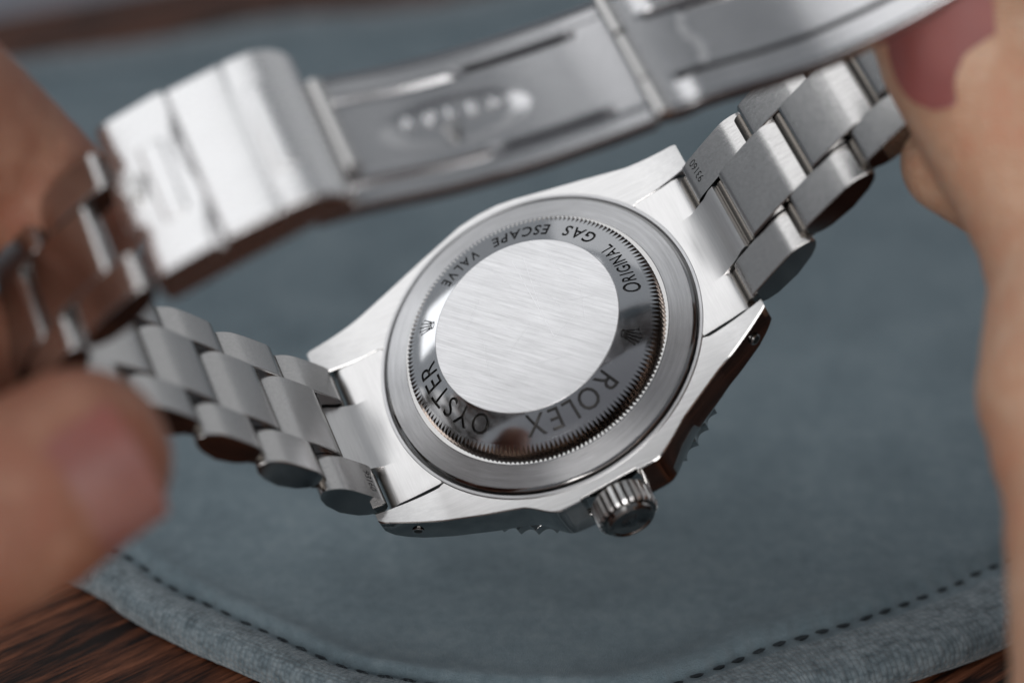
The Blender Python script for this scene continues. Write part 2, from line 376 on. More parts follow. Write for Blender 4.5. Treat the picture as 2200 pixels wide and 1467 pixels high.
for i in range(nx + 1): v += [(-LX + 2 * LX * i / nx, R0_, -.4), (-LX + 2 * LX * i / nx, R1_, -.4)]
for i in range(nx):
    a, b = n0 + 2 * i, n0 + 2 * i + 2
    f += [(a, a + 1, b + 1, b), (i * W_, a, b, (i + 1) * W_), (i * W_ + nr, (i + 1) * W_ + nr, b + 1, a + 1)]
f += [tuple([j for j in range(nr, -1, -1)] + [n0, n0 + 1]), tuple([nx * W_ + j for j in range(nr + 1)] + [n0 + 2 * nx + 1, n0 + 2 * nx])]
band = mesh('engraved_band', v, f, M['band'], cb, None, s=1.0)
cutters = []
def letters(txt, a0, a1, size, flip, rc, thin, big=None, gap=.10):      # a0, a1: angles of first and last letter centre
    ms = [text_mesh(ch, size * (big if (big and i == 0) else 1), .26, thin) for i, ch in enumerate(txt)]
    ws = [max(v.co.x for v in m_.vertices) - min(v.co.x for v in m_.vertices) for m_ in ms]; n = len(txt) - 1
    span = abs(R(a1 - a0)) * RC; g = gap * size; need = sum(ws) - ws[0] / 2 - ws[-1] / 2; sx = (span - n * g) / need; pos = 0
    for i, me in enumerate(ms):
        if i: pos += (ws[i - 1] + ws[i]) / 2 * sx + g
        a = a0 + (a1 - a0) * pos / span
        cutters.append((me, Matrix.Translation((-R(a) * RC, rc, 0)) @ Matrix.Rotation(math.pi if flip else 0, 4, 'Z') @ Matrix.Diagonal((sx, 1, 1, 1))))
letters('ORIGINAL', 80.4, 109.6, 2.1, True, 12.25, .03, 1.25)
letters('GAS', 122.2, 135.6, 2.3, True, 12.35, .04)
letters('ESCAPE', 148.0, 175.8, 2.3, True, 12.35, .04)
letters('VALVE', 188.8 - 360, 209.3 - 360, 2.3, True, 12.35, .04)
letters('ROLEX', 24.0, -18.5, 3.2, False, 12.1, .015, gap=.16)
letters('OYSTER', -49.5, -97.4, 3.1, False, 12.1, .01, gap=.16)
for a in (-124.1, 52.1): cutters.append((crown_mesh(1.5, .26), Matrix.Translation((-R(a) * RC, 12.1 , 0))))
# a letter that crosses the seam of the unrolled band would be cut in two: the seam lies at +-180 degrees, between ESCAPE and VALVE
cut(band, cutters)
me = band.data; bm = bmesh.new(); bm.from_mesh(me)
kill = [g for g in bm.faces if all(abs(q.co.z + .4) < 1e-4 for q in g.verts) or all(abs(abs(q.co.x) - LX) < 1e-4 for q in g.verts)]
bmesh.ops.delete(bm, geom=kill, context='FACES')
bmesh.ops.triangulate(bm, faces=[g for g in bm.faces if len(g.verts) > 4])
tops = {}
bm.normal_update()
flag = bm.faces.layers.int.new('top')
for g in bm.faces: g[flag] = 1 if (abs(g.normal.z) > .9 and all(q.co.z > -.01 for q in g.verts)) else 0
for q in bm.verts:
    x, r, h = q.co; a = -x / RC; sl = bslope(r); L = math.hypot(1, sl); nr_, nz_ = -sl / L, 1 / L
    rr, zz = r + h * nr_, bz(r) + h * nz_; q.co = (rr * math.cos(a) * .1, rr * math.sin(a) * .1, zz * .1)
bmesh.ops.remove_doubles(bm, verts=bm.verts, dist=2e-6); bm.normal_update()
topset = [g[flag] for g in bm.faces]; bm.to_mesh(me); bm.free()
me.polygons.foreach_set('use_smooth', [True] * len(me.polygons)); me.materials.clear(); me.materials.append(M['band']); me.materials.append(M['engrave']); me.materials.append(M['groove'])
for p in me.polygons: p.material_index = 0 if topset[p.index] else (1 if p.normal.z > .75 else 2)
nors = []
for p in me.polygons:
    for vi in p.vertices:
        if topset[p.index]:
            c = me.vertices[vi].co; r = math.hypot(c.x, c.y); sl = bslope(r * 10); nn = Vector((-sl * c.x / r, -sl * c.y / r, 1)).normalized()
            nors.append(tuple(nn))
        else: nors.append(tuple(p.normal))
me.normals_split_custom_set(nors)
# coin edge
NT = 172; v = []; f = []; m2 = []; tz = lambda r: 4.2 - .33 * (r - R0_) - .033 * (r - R0_) ** 2
for i in range(NT * 2):
    a = math.pi * i / NT; c, s_ = math.cos(a), math.sin(a); tip = i % 2 == 0
    for r, z in (((13.78, tz(13.78)), (14.72, tz(14.6)), (14.84, 1.2)) if tip else ((13.78, tz(13.78)), (13.84, tz(13.84)), (13.96, 1.2))): v.append((r * c, r * s_, z))
for i in range(NT * 2):
    j = (i + 1) % (NT * 2)
    for k in range(2): f.append((i * 3 + k, i * 3 + k + 1, j * 3 + k + 1, j * 3 + k)); m2.append(k)
ce = mesh('coin_edge', v, f, M['band'], cb, None); ce.data.materials.append(M['dim'])
for p, k in zip(ce.data.polygons, m2): p.material_index = k

# --- winding crown
ribs = 24; rb = []
prof = ((0.0, 2.6), (0.25, 3.15), (.5, 3.4), (2.7, 3.4), (3.0, 3.1), (3.05, 2.75))
for x, rr in prof:
    ring = []
    for i in range(ribs * 10):
        a = 2 * math.pi * i / (ribs * 10); k = (i % 10) / 10
        dip = .55 * (1 if .66 < k < .94 else (.4 if .56 < k < .99 else 0)) if rr > 3.2 else 0
        ring.append((20.25 + x, (rr - dip) * math.cos(a) + .15, (rr - dip) * math.sin(a) - 3.0))
    rb.append(ring)
crown = mesh('winding_crown', *loft(rb), M['satin'], watch, 30)
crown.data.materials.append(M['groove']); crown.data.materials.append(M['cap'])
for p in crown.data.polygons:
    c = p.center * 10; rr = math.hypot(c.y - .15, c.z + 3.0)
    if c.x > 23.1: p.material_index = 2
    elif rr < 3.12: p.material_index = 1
cp = [(23.3, 2.78), (23.75, 2.7), (23.95, 2.45), (23.95, 2.3), (23.8, 2.1), (23.85, 0)]
rb = [[(x, r * math.cos(2 * math.pi * i / 64) + .15, r * math.sin(2 * math.pi * i / 64) - 3.0) for i in range(64)] for x, r in cp[:-1]]
rb.append([(23.85, .15 + .05 * math.cos(2 * math.pi * i / 64), -3.0 + .05 * math.sin(2 * math.pi * i / 64)) for i in range(64)])
cap = mesh('crown_cap', *loft(rb), M['cap'], crown, 30)
cm = crown_mesh(1.3, .12); cm.transform(Matrix.Translation((23.9, .15, -2.9)) @ Matrix(((0, 0, 1, 0), (-1, 0, 0, 0), (0, 1, 0, 0), (0, 0, 0, 1)))); cm.transform(Matrix.Scale(.1, 4))
finish('coronet_emblem', cm, M['polish'], crown, 30)

# --- end links
def end_link(sg):
    rings = []; x = -9.85; xs = []
    while x < 9.86: xs.append(round(x, 3)); x += .2
    xs += [-4.55, -4.5, 4.5, 4.55]
    for x in sorted(set(xs)):
        a = abs(x); yi = math.sqrt(18.62 ** 2 - x * x)
        if a > 9.0: yi += .55 * ((a - 9.0) / .85) ** 2
        if a <= 4.52: o = [(20.0, .35), (21.4, .6), (23.4, 2.0), (24.3, 3.0), (24.9, 3.35), (25.25, 3.1), (25.3, 2.4), (24.6, 1.0), (23.0, -1.5), (21.6, -3.0)]
        else: o = [(20.0, .35), (21.2, .55), (21.8, .5), (22.3, .25), (22.7, -.2), (22.9, -.8), (22.9, -1.6), (22.7, -2.2), (22.4, -2.7), (22.2, -3.0)]
        ring = [(x, sg * (yi + .12), -3.0), (x, sg * yi, -.1), (x, sg * (yi + .12), .06), (x, sg * (yi + .9), .1)] + [(x, sg * y, z) for y, z in o]
        rings.append(ring)
    return mesh('end_link', *loft(rings), M['endlink'], watch, 32)
end_link(1); end_link(-1)

# --- bracelet links
LINKS = []
def link(name, P0, P1, side, x0, x1, mat=None, T=3.0, engrave=None):
    P0, P1 = Vector(P0), Vector(P1); d = (P1 - P0); L = d.length - .45; d.normalize(); t = Vector((d.y, -d.x)) * side
    prof = [(.9, .08), (1.5, .0), (3.0, -.03), (L * .5, -.03), (L - 3.1, .02), (L - 2.3, .10), (L - 1.6, .28), (L - 1.0, .55), (L - .5, .85), (L - .15, 1.2), (L, 1.6), (L - .25, 2.1), (L - .9, 2.65), (L - 2.2, 3.15), (L * .5, 3.5), (2.0, 3.1), (.8, 2.55), (.15, 1.95), (0, 1.45), (.08, .95), (.25, .55), (.55, .22)]
    pts = [tuple(P0 + d * s + t * h) for s, h in prof]
    o = mesh(name, *prism(pts, x0, x1), mat or M['link'], watch, 50, 0 if engrave else .012)
    if engrave:                      # stamped number: text, x of its centre, distance from the link's start
        txt, xc, s0 = engrave; tm = text_mesh(txt, 1.45, .14)
        right = Vector((-side, 0, 0)); n = Vector((0, -t.x, -t.y)); up = n.cross(right); c = Vector((xc, *(P0 + d * s0)))
        mx = Matrix(((right.x, up.x, n.x, c.x), (right.y, up.y, n.y, c.y), (right.z, up.z, n.z, c.z), (0, 0, 0, 1)))
        cut(o, [(tm, Matrix.Scale(.1, 4) @ mx @ Matrix.Diagonal((.80, 1, 1, 1)))])
        m = len(prof); sn = []; cn = []
        for k in range(m):
            e = Vector(prof[(k + 1) % m]) - Vector(prof[k]); sn.append(Vector((e.y, -e.x)).normalized())
        vn = [(sn[k - 1] + sn[k]).normalized() for k in range(m)]
        to3 = lambda u: Vector((0, *(d * u.x + t * u.y))).normalized()
        def smooth_normal(co):
            q = Vector((co.y, co.z)) * 10 - P0; u = Vector((q.dot(d), q.dot(t))); best = (9, 0, 0)
            for k in range(m):
                A_, B_ = Vector(prof[k]), Vector(prof[(k + 1) % m]); e = B_ - A_; w_ = min(1, max(0, (u - A_).dot(e) / e.length_squared)); ds = (A_ + e * w_ - u).length
                if ds < best[0]: best = (ds, k, w_)
            ds, k, w_ = best; return ds, to3(vn[k].lerp(vn[(k + 1) % m], w_)), to3(sn[k])
        sgn = 1 if to3(vn[2]).dot(Vector((0, -t.x, -t.y))) > 0 else -1
        for p in o.data.polygons:
            dsf, _, fn = smooth_normal(p.center)
            for vi in p.vertices:
                ds, nv_, _ = smooth_normal(o.data.vertices[vi].co)
                cn.append(tuple(nv_ * sgn) if (p.normal.dot(fn * sgn) > .97 and dsf < .03 and ds < .03) else tuple(p.normal))
        o.data.normals_split_custom_set(cn); o['label'] = 'outer link stamped 93160'
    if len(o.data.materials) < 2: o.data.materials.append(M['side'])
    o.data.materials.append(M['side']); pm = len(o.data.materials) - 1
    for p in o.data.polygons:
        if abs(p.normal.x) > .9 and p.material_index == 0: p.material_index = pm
    return o, P0, d, t
OR_ = [((22.3, 1.6), (31.2, 7.2)), ((30.9, 7.45), (40.1, 12.1)), ((39.7, 12.15), (49.0, 16.6)), ((48.9, 17.0), (57.0, 22.0)), ((57.0, 23.0), (62.5, 29.0))]
HWR = [9.65, 9.15, 8.8, 8.5, 8.3]
CR = [((25.55, 4.3), (34.6, 9.7)), ((34.6, 9.9), (44.0, 14.4)), ((44.0, 14.9), (52.8, 19.6)), ((52.6, 20.3), (60, 26.4))]
OL = [((-22.15, 1.5), (-25.6, 10.6)), ((-25.25, 11.2), (-28.6, 20.1)), ((-28.25, 20.3), (-31.2, 29.2)), ((-31.0, 29.7), (-34.2, 38.6)), ((-34.2, 39.2), (-38.9, 46.6))]
HWL = [9.6, 9.15, 8.85, 8.5, 8.3]
CL = [((-23.6, 6.4), (-26.9, 15.5)), ((-26.7, 15.8), (-29.8, 24.8)), ((-29.6, 25.1), (-32.5, 34.0)), ((-32.4, 34.5), (-36.3, 43.0))]
eng = {}
for chain, hw, side in ((OR_, HWR, 1), (OL, HWL, -1)):
    for i, (a, b) in enumerate(chain):
        for sx in (-1, 1):
            xi, xo = .26 * hw[i] * 1.9, hw[i]
            r = link('outer_link', a, b, side, *sorted((sx * xi, sx * xo)), engrave={(1, 0, -1): ('93160', -7.75, 2.35), (-1, 0, 1): ('93160', 7.15, 2.05)}.get((side, i, sx)))
            eng[(side, i, sx)] = r
for chain, hw, side in ((OR_, HWR, 1), (OL, HWL, -1), (CR, HWR, 1), (CL, HWL, -1)):     # dark pins that hold the links together
    for i, (a, b) in enumerate(chain):
        P0 = Vector(a); d = (Vector(b) - P0).normalized(); t = Vector((d.y, -d.x)) * side; c = P0 - d * .25 + t * 1.7; n = 14
        if chain in (OR_, OL): sp = ((-hw[i] + .5, -4.9), (4.9, hw[i] - .5))
        else: sp = ((-4.4, 4.4),)
        for (xa, xb) in sp: mesh('link_pin', *loft([[(x, c.x + 1.0 * math.cos(6.2832 * k / n), c.y + 1.0 * math.sin(6.2832 * k / n)) for k in range(n)] for x in (xa, xb)]), M['pin'], watch, 40)
for chain, hw, side in ((CR, HWR, 1), (CL, HWL, -1)):
    for i, (a, b) in enumerate(chain):
        h = .26 * hw[i] * 1.9 - .08; link('center_link', a, b, side, -h, h)
# links beyond the clasp, seen from outside
for (a, b, hw) in (((-25.3, 53.9), (-34.6, 51.2), 8.9), ((-34.9, 50.9), (-43.0, 45.6), 8.6)):
    for sx in (-1, 1): link('outer_link', a, b, -1, *sorted((sx * 4.4, sx * hw)))
for (a, b) in (((-28.2, 53.0), (-38.0, 49.6)), ((-38.2, 49.2), (-45.0, 43.5))): link('center_link', a, b, -1, -4.3, 4.3)

# --- clasp box: cover and safety flap
cover_prof = [(-24.3, 53.6), (-23.8, 54.3), (-17.2, 54.3), (-16.6, 54.3), (-16.2, 54.95), (-15.9, 55.05), (-10.6, 54.55), (-10.3, 54.35), (-10.0, 54.5), (-7.2, 54.0), (-5.6, 52.9), (-4.6, 51.4), (-4.3, 50.0), (-5.0, 49.2), (-6.5, 49.6), (-9, 50.0), (-16.3, 50.4), (-24.0, 50.6), (-24.5, 51.4)]
clasp = mesh('clasp_cover', *prism(cover_prof, -9.75, 10.0), M['clasp'], watch, 30, .03, segs=3)
mesh('cover_panel', *prism([(-9.6, 54.1), (-9.2, 54.62), (-7.6, 54.32), (-6.6, 53.6), (-7, 53.0)], -5.4, 5.6), M['clasp'], clasp, 30, .02)
rings = []
xs = [-9.8 + 19.8 * i / 40 for i in range(41)]
for x in xs:
    xx = x - .1; yl = -24.3 + .35 * math.exp(-((abs(xx) - 4.2) / 1.5) ** 2) - .7 / (1 + math.exp((abs(xx) - 3.2) * 4)); yr = -16.75 + .5 * math.sin(xx * .55)
    dome = 55.2
    rings.append([(x, yl, 54.1), (x, yl + .25, 54.7), (x, yl + .8, 55.1), (x, yl + 1.6, dome), (x, yr - 1.0, dome), (x, yr - .3, 55.05), (x, yr, 54.6), (x, yr, 54.15), (x, yl + .4, 53.9)])
flap = mesh('safety_flap', *loft(rings), M['clasp'], watch, 30)
mesh('flap_panel', *prism([(-21.0, 55.0), (-20.8, 55.45), (-18.4, 55.42), (-18.2, 55.0)], -4.6, 4.8), M['clasp'], flap, 30, .02)
cm = crown_mesh(2.3, .3); cm.transform(Matrix.Translation((-.4, -22.5, 55.3)) @ Matrix.Rotation(R(90), 4, 'Z')); cm.transform(Matrix.Scale(.1, 4))
finish('coronet_emblem', cm, M['polish'], flap, 30)
# --- fold-over blades
def plate(name, pts, cx, hw, hfun, hole, mat, T=.9, nx=56, per=10, smooth=40):
    cv = catmull([Vector(p).to_3d() for p in pts], per); ny = len(cv); top = {}; bot = {}; V = []; F = []
    for i, c in enumerate(cv):
        a = cv[max(i - 1, 0)]; b = cv[min(i + 1, ny - 1)]; d = (b - a).normalized(); nn = Vector((-d.y, d.x)) if d.x > 0 else Vector((d.y, -d.x))
        for j in range(nx + 1):
            x = cx - hw + 2 * hw * j / nx; h = hfun(x - cx, c.x)
            top[i, j] = len(V); V.append((x, c.x + nn.x * h, c.y + nn.y * h)); bot[i, j] = len(V); V.append((x, c.x + nn.x * (h - T), c.y + nn.y * (h - T)))
    keep = {(i, j) for i in range(ny - 1) for j in range(nx) if not hole(cx - hw + 2 * hw * (j + .5) / nx - cx, (cv[i].x + cv[i + 1].x) / 2)}
    for (i, j) in keep:
        F.append((top[i, j], top[i, j + 1], top[i + 1, j + 1], top[i + 1, j])); F.append((bot[i, j], bot[i + 1, j], bot[i + 1, j + 1], bot[i, j + 1]))
        for (di, dj, a, b) in ((-1, 0, (i, j), (i, j + 1)), (1, 0, (i + 1, j + 1), (i + 1, j)), (0, -1, (i + 1, j), (i, j)), (0, 1, (i, j + 1), (i + 1, j + 1))):
            if (i + di, j + dj) not in keep: F.append((top[a], bot[a], bot[b], top[b]))
    return mesh(name, V, F, mat, watch, smooth)
def sm(x, a, b): t = min(1, max(0, (x - a) / (b - a))); return t * t * (3 - 2 * t)
def h1(x, y):
    a = abs(x); k = 1 - sm(y, 8.2, 9.6)
    h = -.15 * sm(a, 6.0, 6.6)
    rail = sm(a, 4.5, 4.9) * (1 - sm(a, 5.7, 6.2)); h += rail * .75 * k
    e = sm(y, 9.4, 10.2) * (1 - sm(y, 19.8, 20.8)); sl = sm(a, 4.95, 5.2) * (1 - sm(a, 5.75, 6.0)); h -= sl * e * 1.3
    h -= .35 * (1 - sm(math.hypot((y - 6.8) / 6.8, (x - .3) / 3.0), .85, 1.0))
    return h + .25 * sm(a, 7.9, 8.3)
blade = plate('clasp_blade', [(-8.5, 49.6), (-3.5, 47.4), (3.6, 43.6), (11.3, 40.35), (18.5, 38.0), (23.8, 36.6)], .55, 8.4, h1, lambda x, y: False, M['blade'], 1.5, 84, 14)
def h2(x, y):
    a = abs(x); return .3 * sm(a, 4.7, 5.0) * sm(y, 27, 28.5) - .3 * sm(a, 7.6, 8.0) - .45 * (1 - sm(a, 3.7, 3.9)) * sm(y, 30.4 + .35 * math.sin(x * 1.1), 30.9 + .35 * math.sin(x * 1.1)) - 1.45 * (sm(a, 3.9, 4.0) - sm(a, 4.65, 4.75)) * sm(y, 27.3, 27.9) * (1 - sm(y, 50, 51))
def hole2(x, y):
    a = abs(x); return False
plate('clasp_blade', [(25.3, 36.2), (30.2, 34.7), (36, 32.4), (42, 30.6), (50, 29.6), (60, 29.8)], .5, 8.0, h2, hole2, M['blade'], 1.5, 84, 12)
for (a, b, rr) in ((-8.2, -2.75, .95), (-2.6, 3.9, .85), (4.0, 8.9, 1.05)):
    n = 20; rb = [[(x, 24.5 + r * math.cos(2 * math.pi * i / n), 36.0 + r * math.sin(2 * math.pi * i / n)) for i in range(n)] for x, r in ((a, rr * .6), (a + .2, rr), (b - .2, rr), (b, rr * .6))]
    mesh('hinge_barrel', *loft(rb), M['polish'], watch, 30)
n = 20; rb = [[(x, -3.6 + r * math.cos(2 * math.pi * i / n), 49.2 + r * math.sin(2 * math.pi * i / n)) for i in range(n)] for x, r in ((-6.2, .5), (-5.9, .95), (5.9, .95), (6.2, .5))]
mesh('spring_bar', *loft(rb), M['polish'], watch, 30)
def on_blade(y): return lerp([(-3.5, 47.45), (3.6, 43.65), (11.3, 40.4), (18.5, 38.05)], y)
cutm = []
for ch, y in zip('ROLEX', (2.6, 4.6, 6.6, 8.6, 10.6)): cutm.append((ch, y, -.2))
V = []; F = []
for ch, y, xx in cutm:
    tm = text_mesh(ch, 1.55, .12, -.03, .10); z = on_blade(y) - .25; sl = math.atan2(-(on_blade(y + 1) - on_blade(y - 1)), 2)
    tm.transform(Matrix.Translation((xx, y, z)) @ Matrix.Rotation(-sl, 4, 'X') @ Matrix.Rotation(R(90), 4, 'Z')); tm.transform(Matrix.Scale(.1, 4)); finish('stamped_letter', tm, M['bright'], blade, 30)
cm = crown_mesh(1.5, .25); z = on_blade(6.2) - .2; sl = math.atan2(-(on_blade(7.2) - on_blade(5.2)), 2)
cm.transform(Matrix.Translation((2.0, 6.2, z)) @ Matrix.Rotation(-sl, 4, 'X') @ Matrix.Rotation(R(90), 4, 'Z')); cm.transform(Matrix.Scale(.1, 4)); finish('stamped_coronet', cm, M['polish'], blade, 30)

# ------------------------------------------------------------------ hands
def capsules(chains, name, mat, voxel=.07, squash=None):
    bm = bmesh.new()
    for ch in chains:
        pts = [(Vector(p), r) for p, r in ch]; fine = []
        for (a, ra), (b, rb_) in zip(pts, pts[1:]):
            n = max(2, int((b - a).length / (.35 * min(ra, rb_))))
            fine += [(a.lerp(b, k / n), ra + (rb_ - ra) * k / n) for k in range(n)]
        fine.append(pts[-1])
        for c, r in fine: bmesh.ops.create_icosphere(bm, subdivisions=3, radius=r, matrix=Matrix.Translation(c))
    me = bpy.data.meshes.new(name); bm.to_mesh(me); bm.free()
    o = finish(name, me, mat, None, None)
    m = o.modifiers.new('r', 'REMESH'); m.mode = 'VOXEL'; m.voxel_size = voxel; m.use_smooth_shade = True
    s = o.modifiers.new('s', 'SMOOTH'); s.iterations = 6; s.factor = .6
    return bake(o)
def nail(parent, c, axis, nrm, r, half, l0, l1, mat, bulge=.03):
    """curved plate on a fingertip: c on the digit's axis, nrm the nail's outward direction"""
    axis = axis.normalized(); nrm = (nrm - axis * nrm.dot(axis)).normalized(); sd = axis.cross(nrm); V = []; F = []; nu, nv = 16, 14
    for lay in (0, -.05):
        for i in range(nu + 1):
            u = l0 + (l1 - l0) * i / nu; k = i / nu; hw = half * math.sqrt(max(.01, 1 - max(0, (.5 - k) / .505) ** 2))
            for j in range(nv + 1):
                a = -hw + 2 * hw * j / nv; rr = r + bulge + lay - .10 * (k ** 3) * 0
                V.append(c + axis * u + (nrm * math.cos(a) + sd * math.sin(a)) * rr)
    n1 = (nu + 1) * (nv + 1)
    for i in range(nu):
        for j in range(nv):
            a = i * (nv + 1) + j; q = (a, a + 1, a + nv + 2, a + nv + 1); F.append(q); F.append(tuple(n1 + t for t in q[::-1]))
    rim = [j for j in range(nv + 1)] + [i * (nv + 1) + nv for i in range(1, nu + 1)] + [nu * (nv + 1) + j for j in range(nv - 1, -1, -1)] + [i * (nv + 1) for i in range(nu - 1, 0, -1)]
    for a, b in zip(rim, rim[1:] + rim[:1]): F.append((a, b, n1 + b, n1 + a))
    return mesh('nail', V, F, mat, parent, 50, s=1)
# left hand: thumb in front, index behind the bracelet, the others curled out of frame
LT = [(at(168, 990, 26.2), .88), (at(50, 1070, 26.0), .95), (at(-120, 1160, 25.8), .98), (at(-420, 1330, 25.6), 1.0), (at(-900, 1500, 25.8), 1.3)]
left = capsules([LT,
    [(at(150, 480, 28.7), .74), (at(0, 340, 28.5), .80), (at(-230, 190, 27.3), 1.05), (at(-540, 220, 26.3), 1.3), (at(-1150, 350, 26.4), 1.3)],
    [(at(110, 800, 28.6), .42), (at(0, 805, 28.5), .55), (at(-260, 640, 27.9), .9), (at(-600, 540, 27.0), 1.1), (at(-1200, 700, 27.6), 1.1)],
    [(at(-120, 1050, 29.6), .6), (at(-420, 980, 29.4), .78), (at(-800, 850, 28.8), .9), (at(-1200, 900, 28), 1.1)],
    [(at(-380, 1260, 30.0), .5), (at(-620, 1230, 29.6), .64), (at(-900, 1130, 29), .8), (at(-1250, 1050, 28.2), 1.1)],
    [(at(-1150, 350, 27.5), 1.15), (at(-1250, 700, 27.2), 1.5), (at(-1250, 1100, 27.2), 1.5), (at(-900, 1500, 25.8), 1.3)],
    [(at(-1250, 700, 27.2), 1.6), (at(-1700, 1000, 26.6), 1.7), (at(-2300, 1400, 25.6), 2.1)]], 'hand', M['skin_shaded'])
tag(left, 'left hand with brown shade painted into its skin, pinching the bracelet and clasp between thumb and fingers', 'hand')
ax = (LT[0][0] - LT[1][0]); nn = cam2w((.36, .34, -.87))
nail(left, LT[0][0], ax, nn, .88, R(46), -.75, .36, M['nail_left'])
# right hand: thumb with its nail over the bracelet, index tip underneath
RT = [(at(2000, -60, 28.95), .84), (at(2085, 100, 28.9), .96), (at(2137, 200, 28.75), .94), (at(2197, 310, 28.6), .93), (at(2242, 385, 28.5), .93), (at(2292, 487, 28.3), .92), (at(2325, 610, 28.0), .93), (at(2340, 840, 27.4), 1.10), (at(2400, 1050, 27.0), 1.10), (at(2440, 1467, 26.6), 1.18), (at(2560, 1900, 26.2), 1.5)]
right = capsules([RT,
    [(at(2056, 345, 29.5), .60), (at(2200, 410, 29.6), .70), (at(2480, 560, 29.7), .8), (at(2900, 500, 29.2), .9), (at(3300, 900, 28), 1.2)],
    [(at(2330, 760, 30.4), .6), (at(2560, 760, 30.2), .75), (at(2950, 760, 29.5), .9), (at(3300, 1050, 28), 1.2)],
    [(at(2420, 960, 30.6), .55), (at(2650, 980, 30.2), .7), (at(3000, 1010, 29.3), .85), (at(3300, 1200, 28), 1.2)],
    [(at(2550, 1180, 30.4), .5), (at(2760, 1210, 30.0), .6), (at(3000, 1260, 29.2), .75), (at(3300, 1350, 28), 1.2)],
    [(at(3300, 900, 28), 1.2), (at(3300, 1200, 27.6), 1.5), (at(3250, 1600, 27), 1.6), (at(2560, 1900, 26.2), 1.5)],
    [(at(3250, 1500, 27), 1.8), (at(3300, 2100, 26.4), 1.9), (at(3400, 2700, 26), 2.3)]], 'hand', M['skin'])
tag(right, 'right hand with skin painted lighter as if lit, its thumb nail over the bracelet end', 'hand')
nail(right, RT[1][0], cam2w((-.10, -1, .0)), cam2w((-.50, .05, -.86)), .965, R(36), -.66, .9, M['nail'], .015)

# ------------------------------------------------------------------ cloth with a stitched hem
Spx = [(280, 1190), (350, 1240), (450, 1295), (550, 1340), (700, 1405), (790, 1437), (900, 1458), (1000, 1468), (1150, 1478), (1300, 1480), (1420, 1463), (1530, 1425), (1640, 1383), (1760, 1350), (1855, 1322), (1950, 1287), (2040, 1252), (2140, 1205)]
S = [tab(*p) for p in Spx]
S += [Vector(p) for p in ((8, 27.9), (12, 30.6), (16, 34), (18, 38.5), (17, 43.5), (12, 45.0), (5, 43.4), (-1, 40.6), (-3.6, 40.0), (-5.4, 39.2), (-8.2, 38.4), (-12.5, 37.5), (-16, 36.0), (-15.5, 33), (-11, 30.7), (-7.6, 28.8), (-5.7, 27.5))]
CN = 24
Sc = catmull([s.to_3d() for s in S], CN, True); m_ = len(Sc)
def off(i): u = i / CN; return lerp([(0, .56), (5, .50), (8, .55), (12, .85), (15, 1.0), (18, 1.0), (30, .8), (33, .56)], u)
nrm = []
for i in range(m_):
    d = (Sc[(i + 5) % m_] - Sc[(i - 5) % m_]); d.z = 0; d.normalize(); nrm.append(Vector((d.y, -d.x, 0)))
for _ in range(12): nrm = [(nrm[i - 1] + nrm[i] + nrm[(i + 1) % m_]).normalized() for i in range(m_)]
# rows across the hem: (distance as a fraction of the hem width, height); positive outward
rows = [(1.0, -.28), (1.04, -.2), (1.05, -.1), (1.0, .0), (.92, .045), (.8, .075), (.6, .075), (.4, .045), (.22, .012), (.10, -.035), (.0, -.07), (-.08, -.02), (-.18, .055), (-.32, .06), (-.5, .03), (-.7, -.0)]
C0 = Vector((.5, 34.5, 0)); V = []; F = []; UV = []
base_z = lambda p: .09 * noise.noise(p * .35) + .03 * noise.noise(p * 1.3)
STEP = .27; arc = [0]
for i in range(m_): arc.append(arc[-1] + (Sc[(i + 1) % m_] - Sc[i]).length)
for (k, z) in rows:
    for i in range(m_):
        p = Sc[i] + nrm[i] * off(i) * k; p = Vector((p.x, p.y, 0)); rip = .014 * noise.noise(p * 5) if k > -.5 else .006 * noise.noise(p * 5)
        pk = math.cos(2 * math.pi * arc[i] / STEP); z2 = z - .018 * pk * math.exp(-(k / .16) ** 2) + .012 * noise.noise(Vector((arc[i] * 2.5, k * 3, 1))) * (1 if -.6 < k < .95 else 0)
        V.append((p.x, p.y, z2 + base_z(p) * (1 if z > -.15 else .2) + rip))
nin = 46
for q in range(1, nin + 1):
    t = q / nin
    for i in range(m_):
        p = (Sc[i] - nrm[i] * off(i) * .7); p.z = 0; p = p.lerp(C0, 1 - (1 - t) ** 1.0)
        V.append((p.x, p.y, base_z(p) + .006 * noise.noise(p * 5)))
nrw = len(rows) + nin
for a in range(nrw - 1):
    for i in range(m_):
        j = (i + 1) % m_; F.append((a * m_ + i, a * m_ + j, (a + 1) * m_ + j, (a + 1) * m_ + i))
cl = mesh('cloth', V, F, M['cloth'], None, 80, s=1, recalc=False)
cl.data.materials.append(M['knit'])
uvl = cl.data.uv_layers.new(name='UVMap')
hw_ = [r[0] for r in rows]
for p in cl.data.polygons:
    a = p.index // m_; i0 = p.index % m_
    if a < 8: p.material_index = 1
    for li, vi in zip(p.loop_indices, p.vertices):
        rr = vi // m_; ii = vi % m_
        s_ = arc[ii] if not (i0 == m_ - 1 and ii == 0) else arc[m_]
        k = hw_[rr] if rr < len(rows) else -.7
        uvl.data[li].uv = (s_ * 16, (k * .6 + (rows[rr][1] if rr < 4 else 0)) * 16)
tag(cl, 'grey blue suede cloth with a rolled stitched hem lying under the watch', 'cloth')
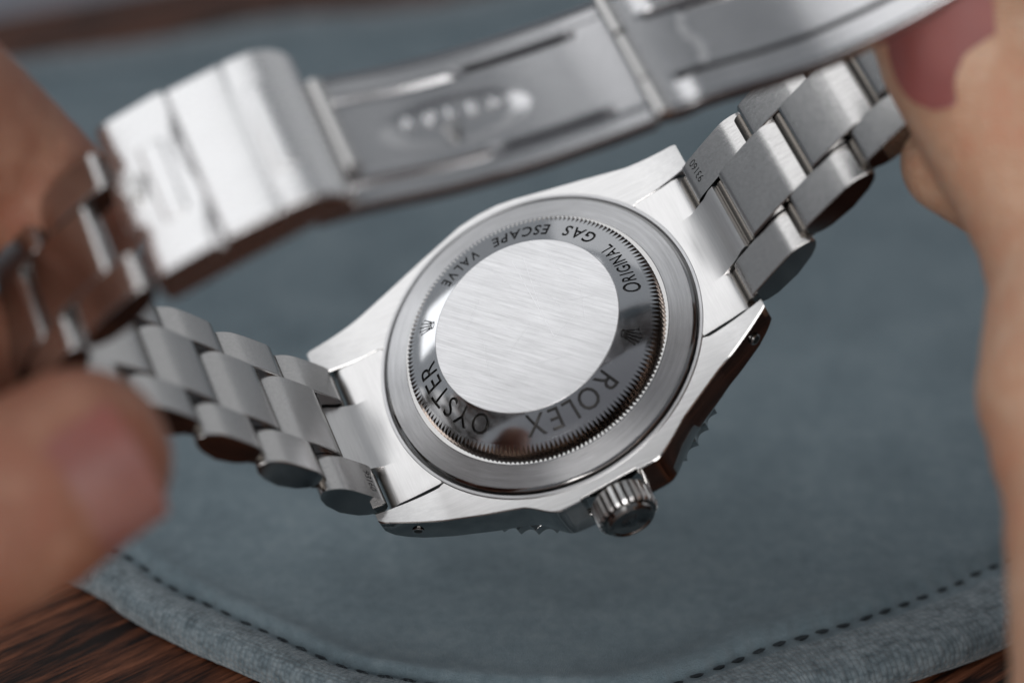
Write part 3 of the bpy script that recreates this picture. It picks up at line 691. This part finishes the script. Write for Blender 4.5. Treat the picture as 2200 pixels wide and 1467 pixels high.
# stitches: one thread loop each, in the groove
th = []
sm_ = bmesh.new(); bmesh.ops.create_icosphere(sm_, subdivisions=1, radius=1); st_me = bpy.data.meshes.new('stitch'); sm_.to_mesh(st_me); sm_.free()
st_me.materials.append(M['thread']); st_me.polygons.foreach_set('use_smooth', [True] * len(st_me.polygons))
i = -6 * CN; acc = 0; nxt = math.ceil((arc[i % m_]) / STEP)
for i in list(range(m_ - 5 * CN, m_)) + list(range(0, 20 * CN)):
    k0, k1 = arc[i] / STEP, arc[i + 1] / STEP
    if math.floor(k0) != math.floor(k1):
        p = Sc[i % m_]; d = (Sc[(i + 1) % m_] - Sc[(i - 1) % m_]).normalized(); a = math.atan2(d.y, d.x) + random.uniform(-.12, .12)
        o = bpy.data.objects.new('stitch', st_me); COL.objects.link(o); o.parent = cl
        o.location = (p.x + random.uniform(-.008, .008), p.y + random.uniform(-.008, .008), -.066 + base_z(Vector((p.x, p.y, 0)))); o.rotation_euler = (random.uniform(-.1, .1), random.uniform(-.15, .15), a)
        o.scale = (.112 * random.uniform(.82, 1.1), .032 * random.uniform(.8, 1.2), .022)
# loose fibres on the nap near the camera
V = []; F = []
for _ in range(9000):
    i = random.randrange(-3 * CN, 20 * CN); k = random.uniform(-1.2, 1.06)
    if random.random() < .55: k = random.uniform(.0, 1.05)
    p = Sc[i % m_].lerp(Sc[(i + 1) % m_], random.random()) + nrm[i % m_] * off(i % m_) * k; p.z = 0
    z = lerp(sorted([(r[0], r[1]) for r in rows[3:]]), k) + base_z(p)
    a = random.uniform(0, 6.283); L = random.uniform(.02, .07); e = random.uniform(.1, .9)
    d = Vector((math.cos(a), math.sin(a), e)).normalized() * L; s_ = Vector((-math.sin(a), math.cos(a), 0)) * .0016
    b = Vector((p.x, p.y, z - .004)); mid = b + d * .6; tip = b + d + Vector((random.uniform(-.3, .3), random.uniform(-.3, .3), -.3)) * L
    n = len(V); V += [b - s_, b + s_, mid + s_, mid - s_, tip]; F += [(n, n + 1, n + 2, n + 3), (n + 3, n + 2, n + 4)]
fb = mesh('nap_fibres', V, F, M['fibre'], cl, None, s=1, recalc=False); fb['kind'] = 'stuff'

# ------------------------------------------------------------------ table and floor
e0, e1 = tab(0, 30, -.3), tab(250, -15, -.3); ed = (e1 - e0).normalized(); en = Vector((ed.y, -ed.x))
c_ = [e0 - ed * 70, e0 + ed * 90, e0 + ed * 90 + en * 80, e0 - ed * 70 + en * 80]
V = [(p.x, p.y, z) for z in (-.3, -3.3) for p in c_]; F = [(0, 1, 2, 3), (7, 6, 5, 4)] + [(i, i + 4, (i + 1) % 4 + 4, (i + 1) % 4) for i in range(4)]
tb = mesh('table', V, F, M['wood'], None, None, bevel=.15, s=1)
tag(tb, 'dark brown wooden tabletop with coarse grain under the cloth', 'table')
g = 600; fl = mesh('floor', [(-g, -g, -70), (g, -g, -70), (g, g, -70), (-g, g, -70)], [(0, 1, 2, 3)], M['floor'], None, None, s=1); fl['kind'] = 'structure'
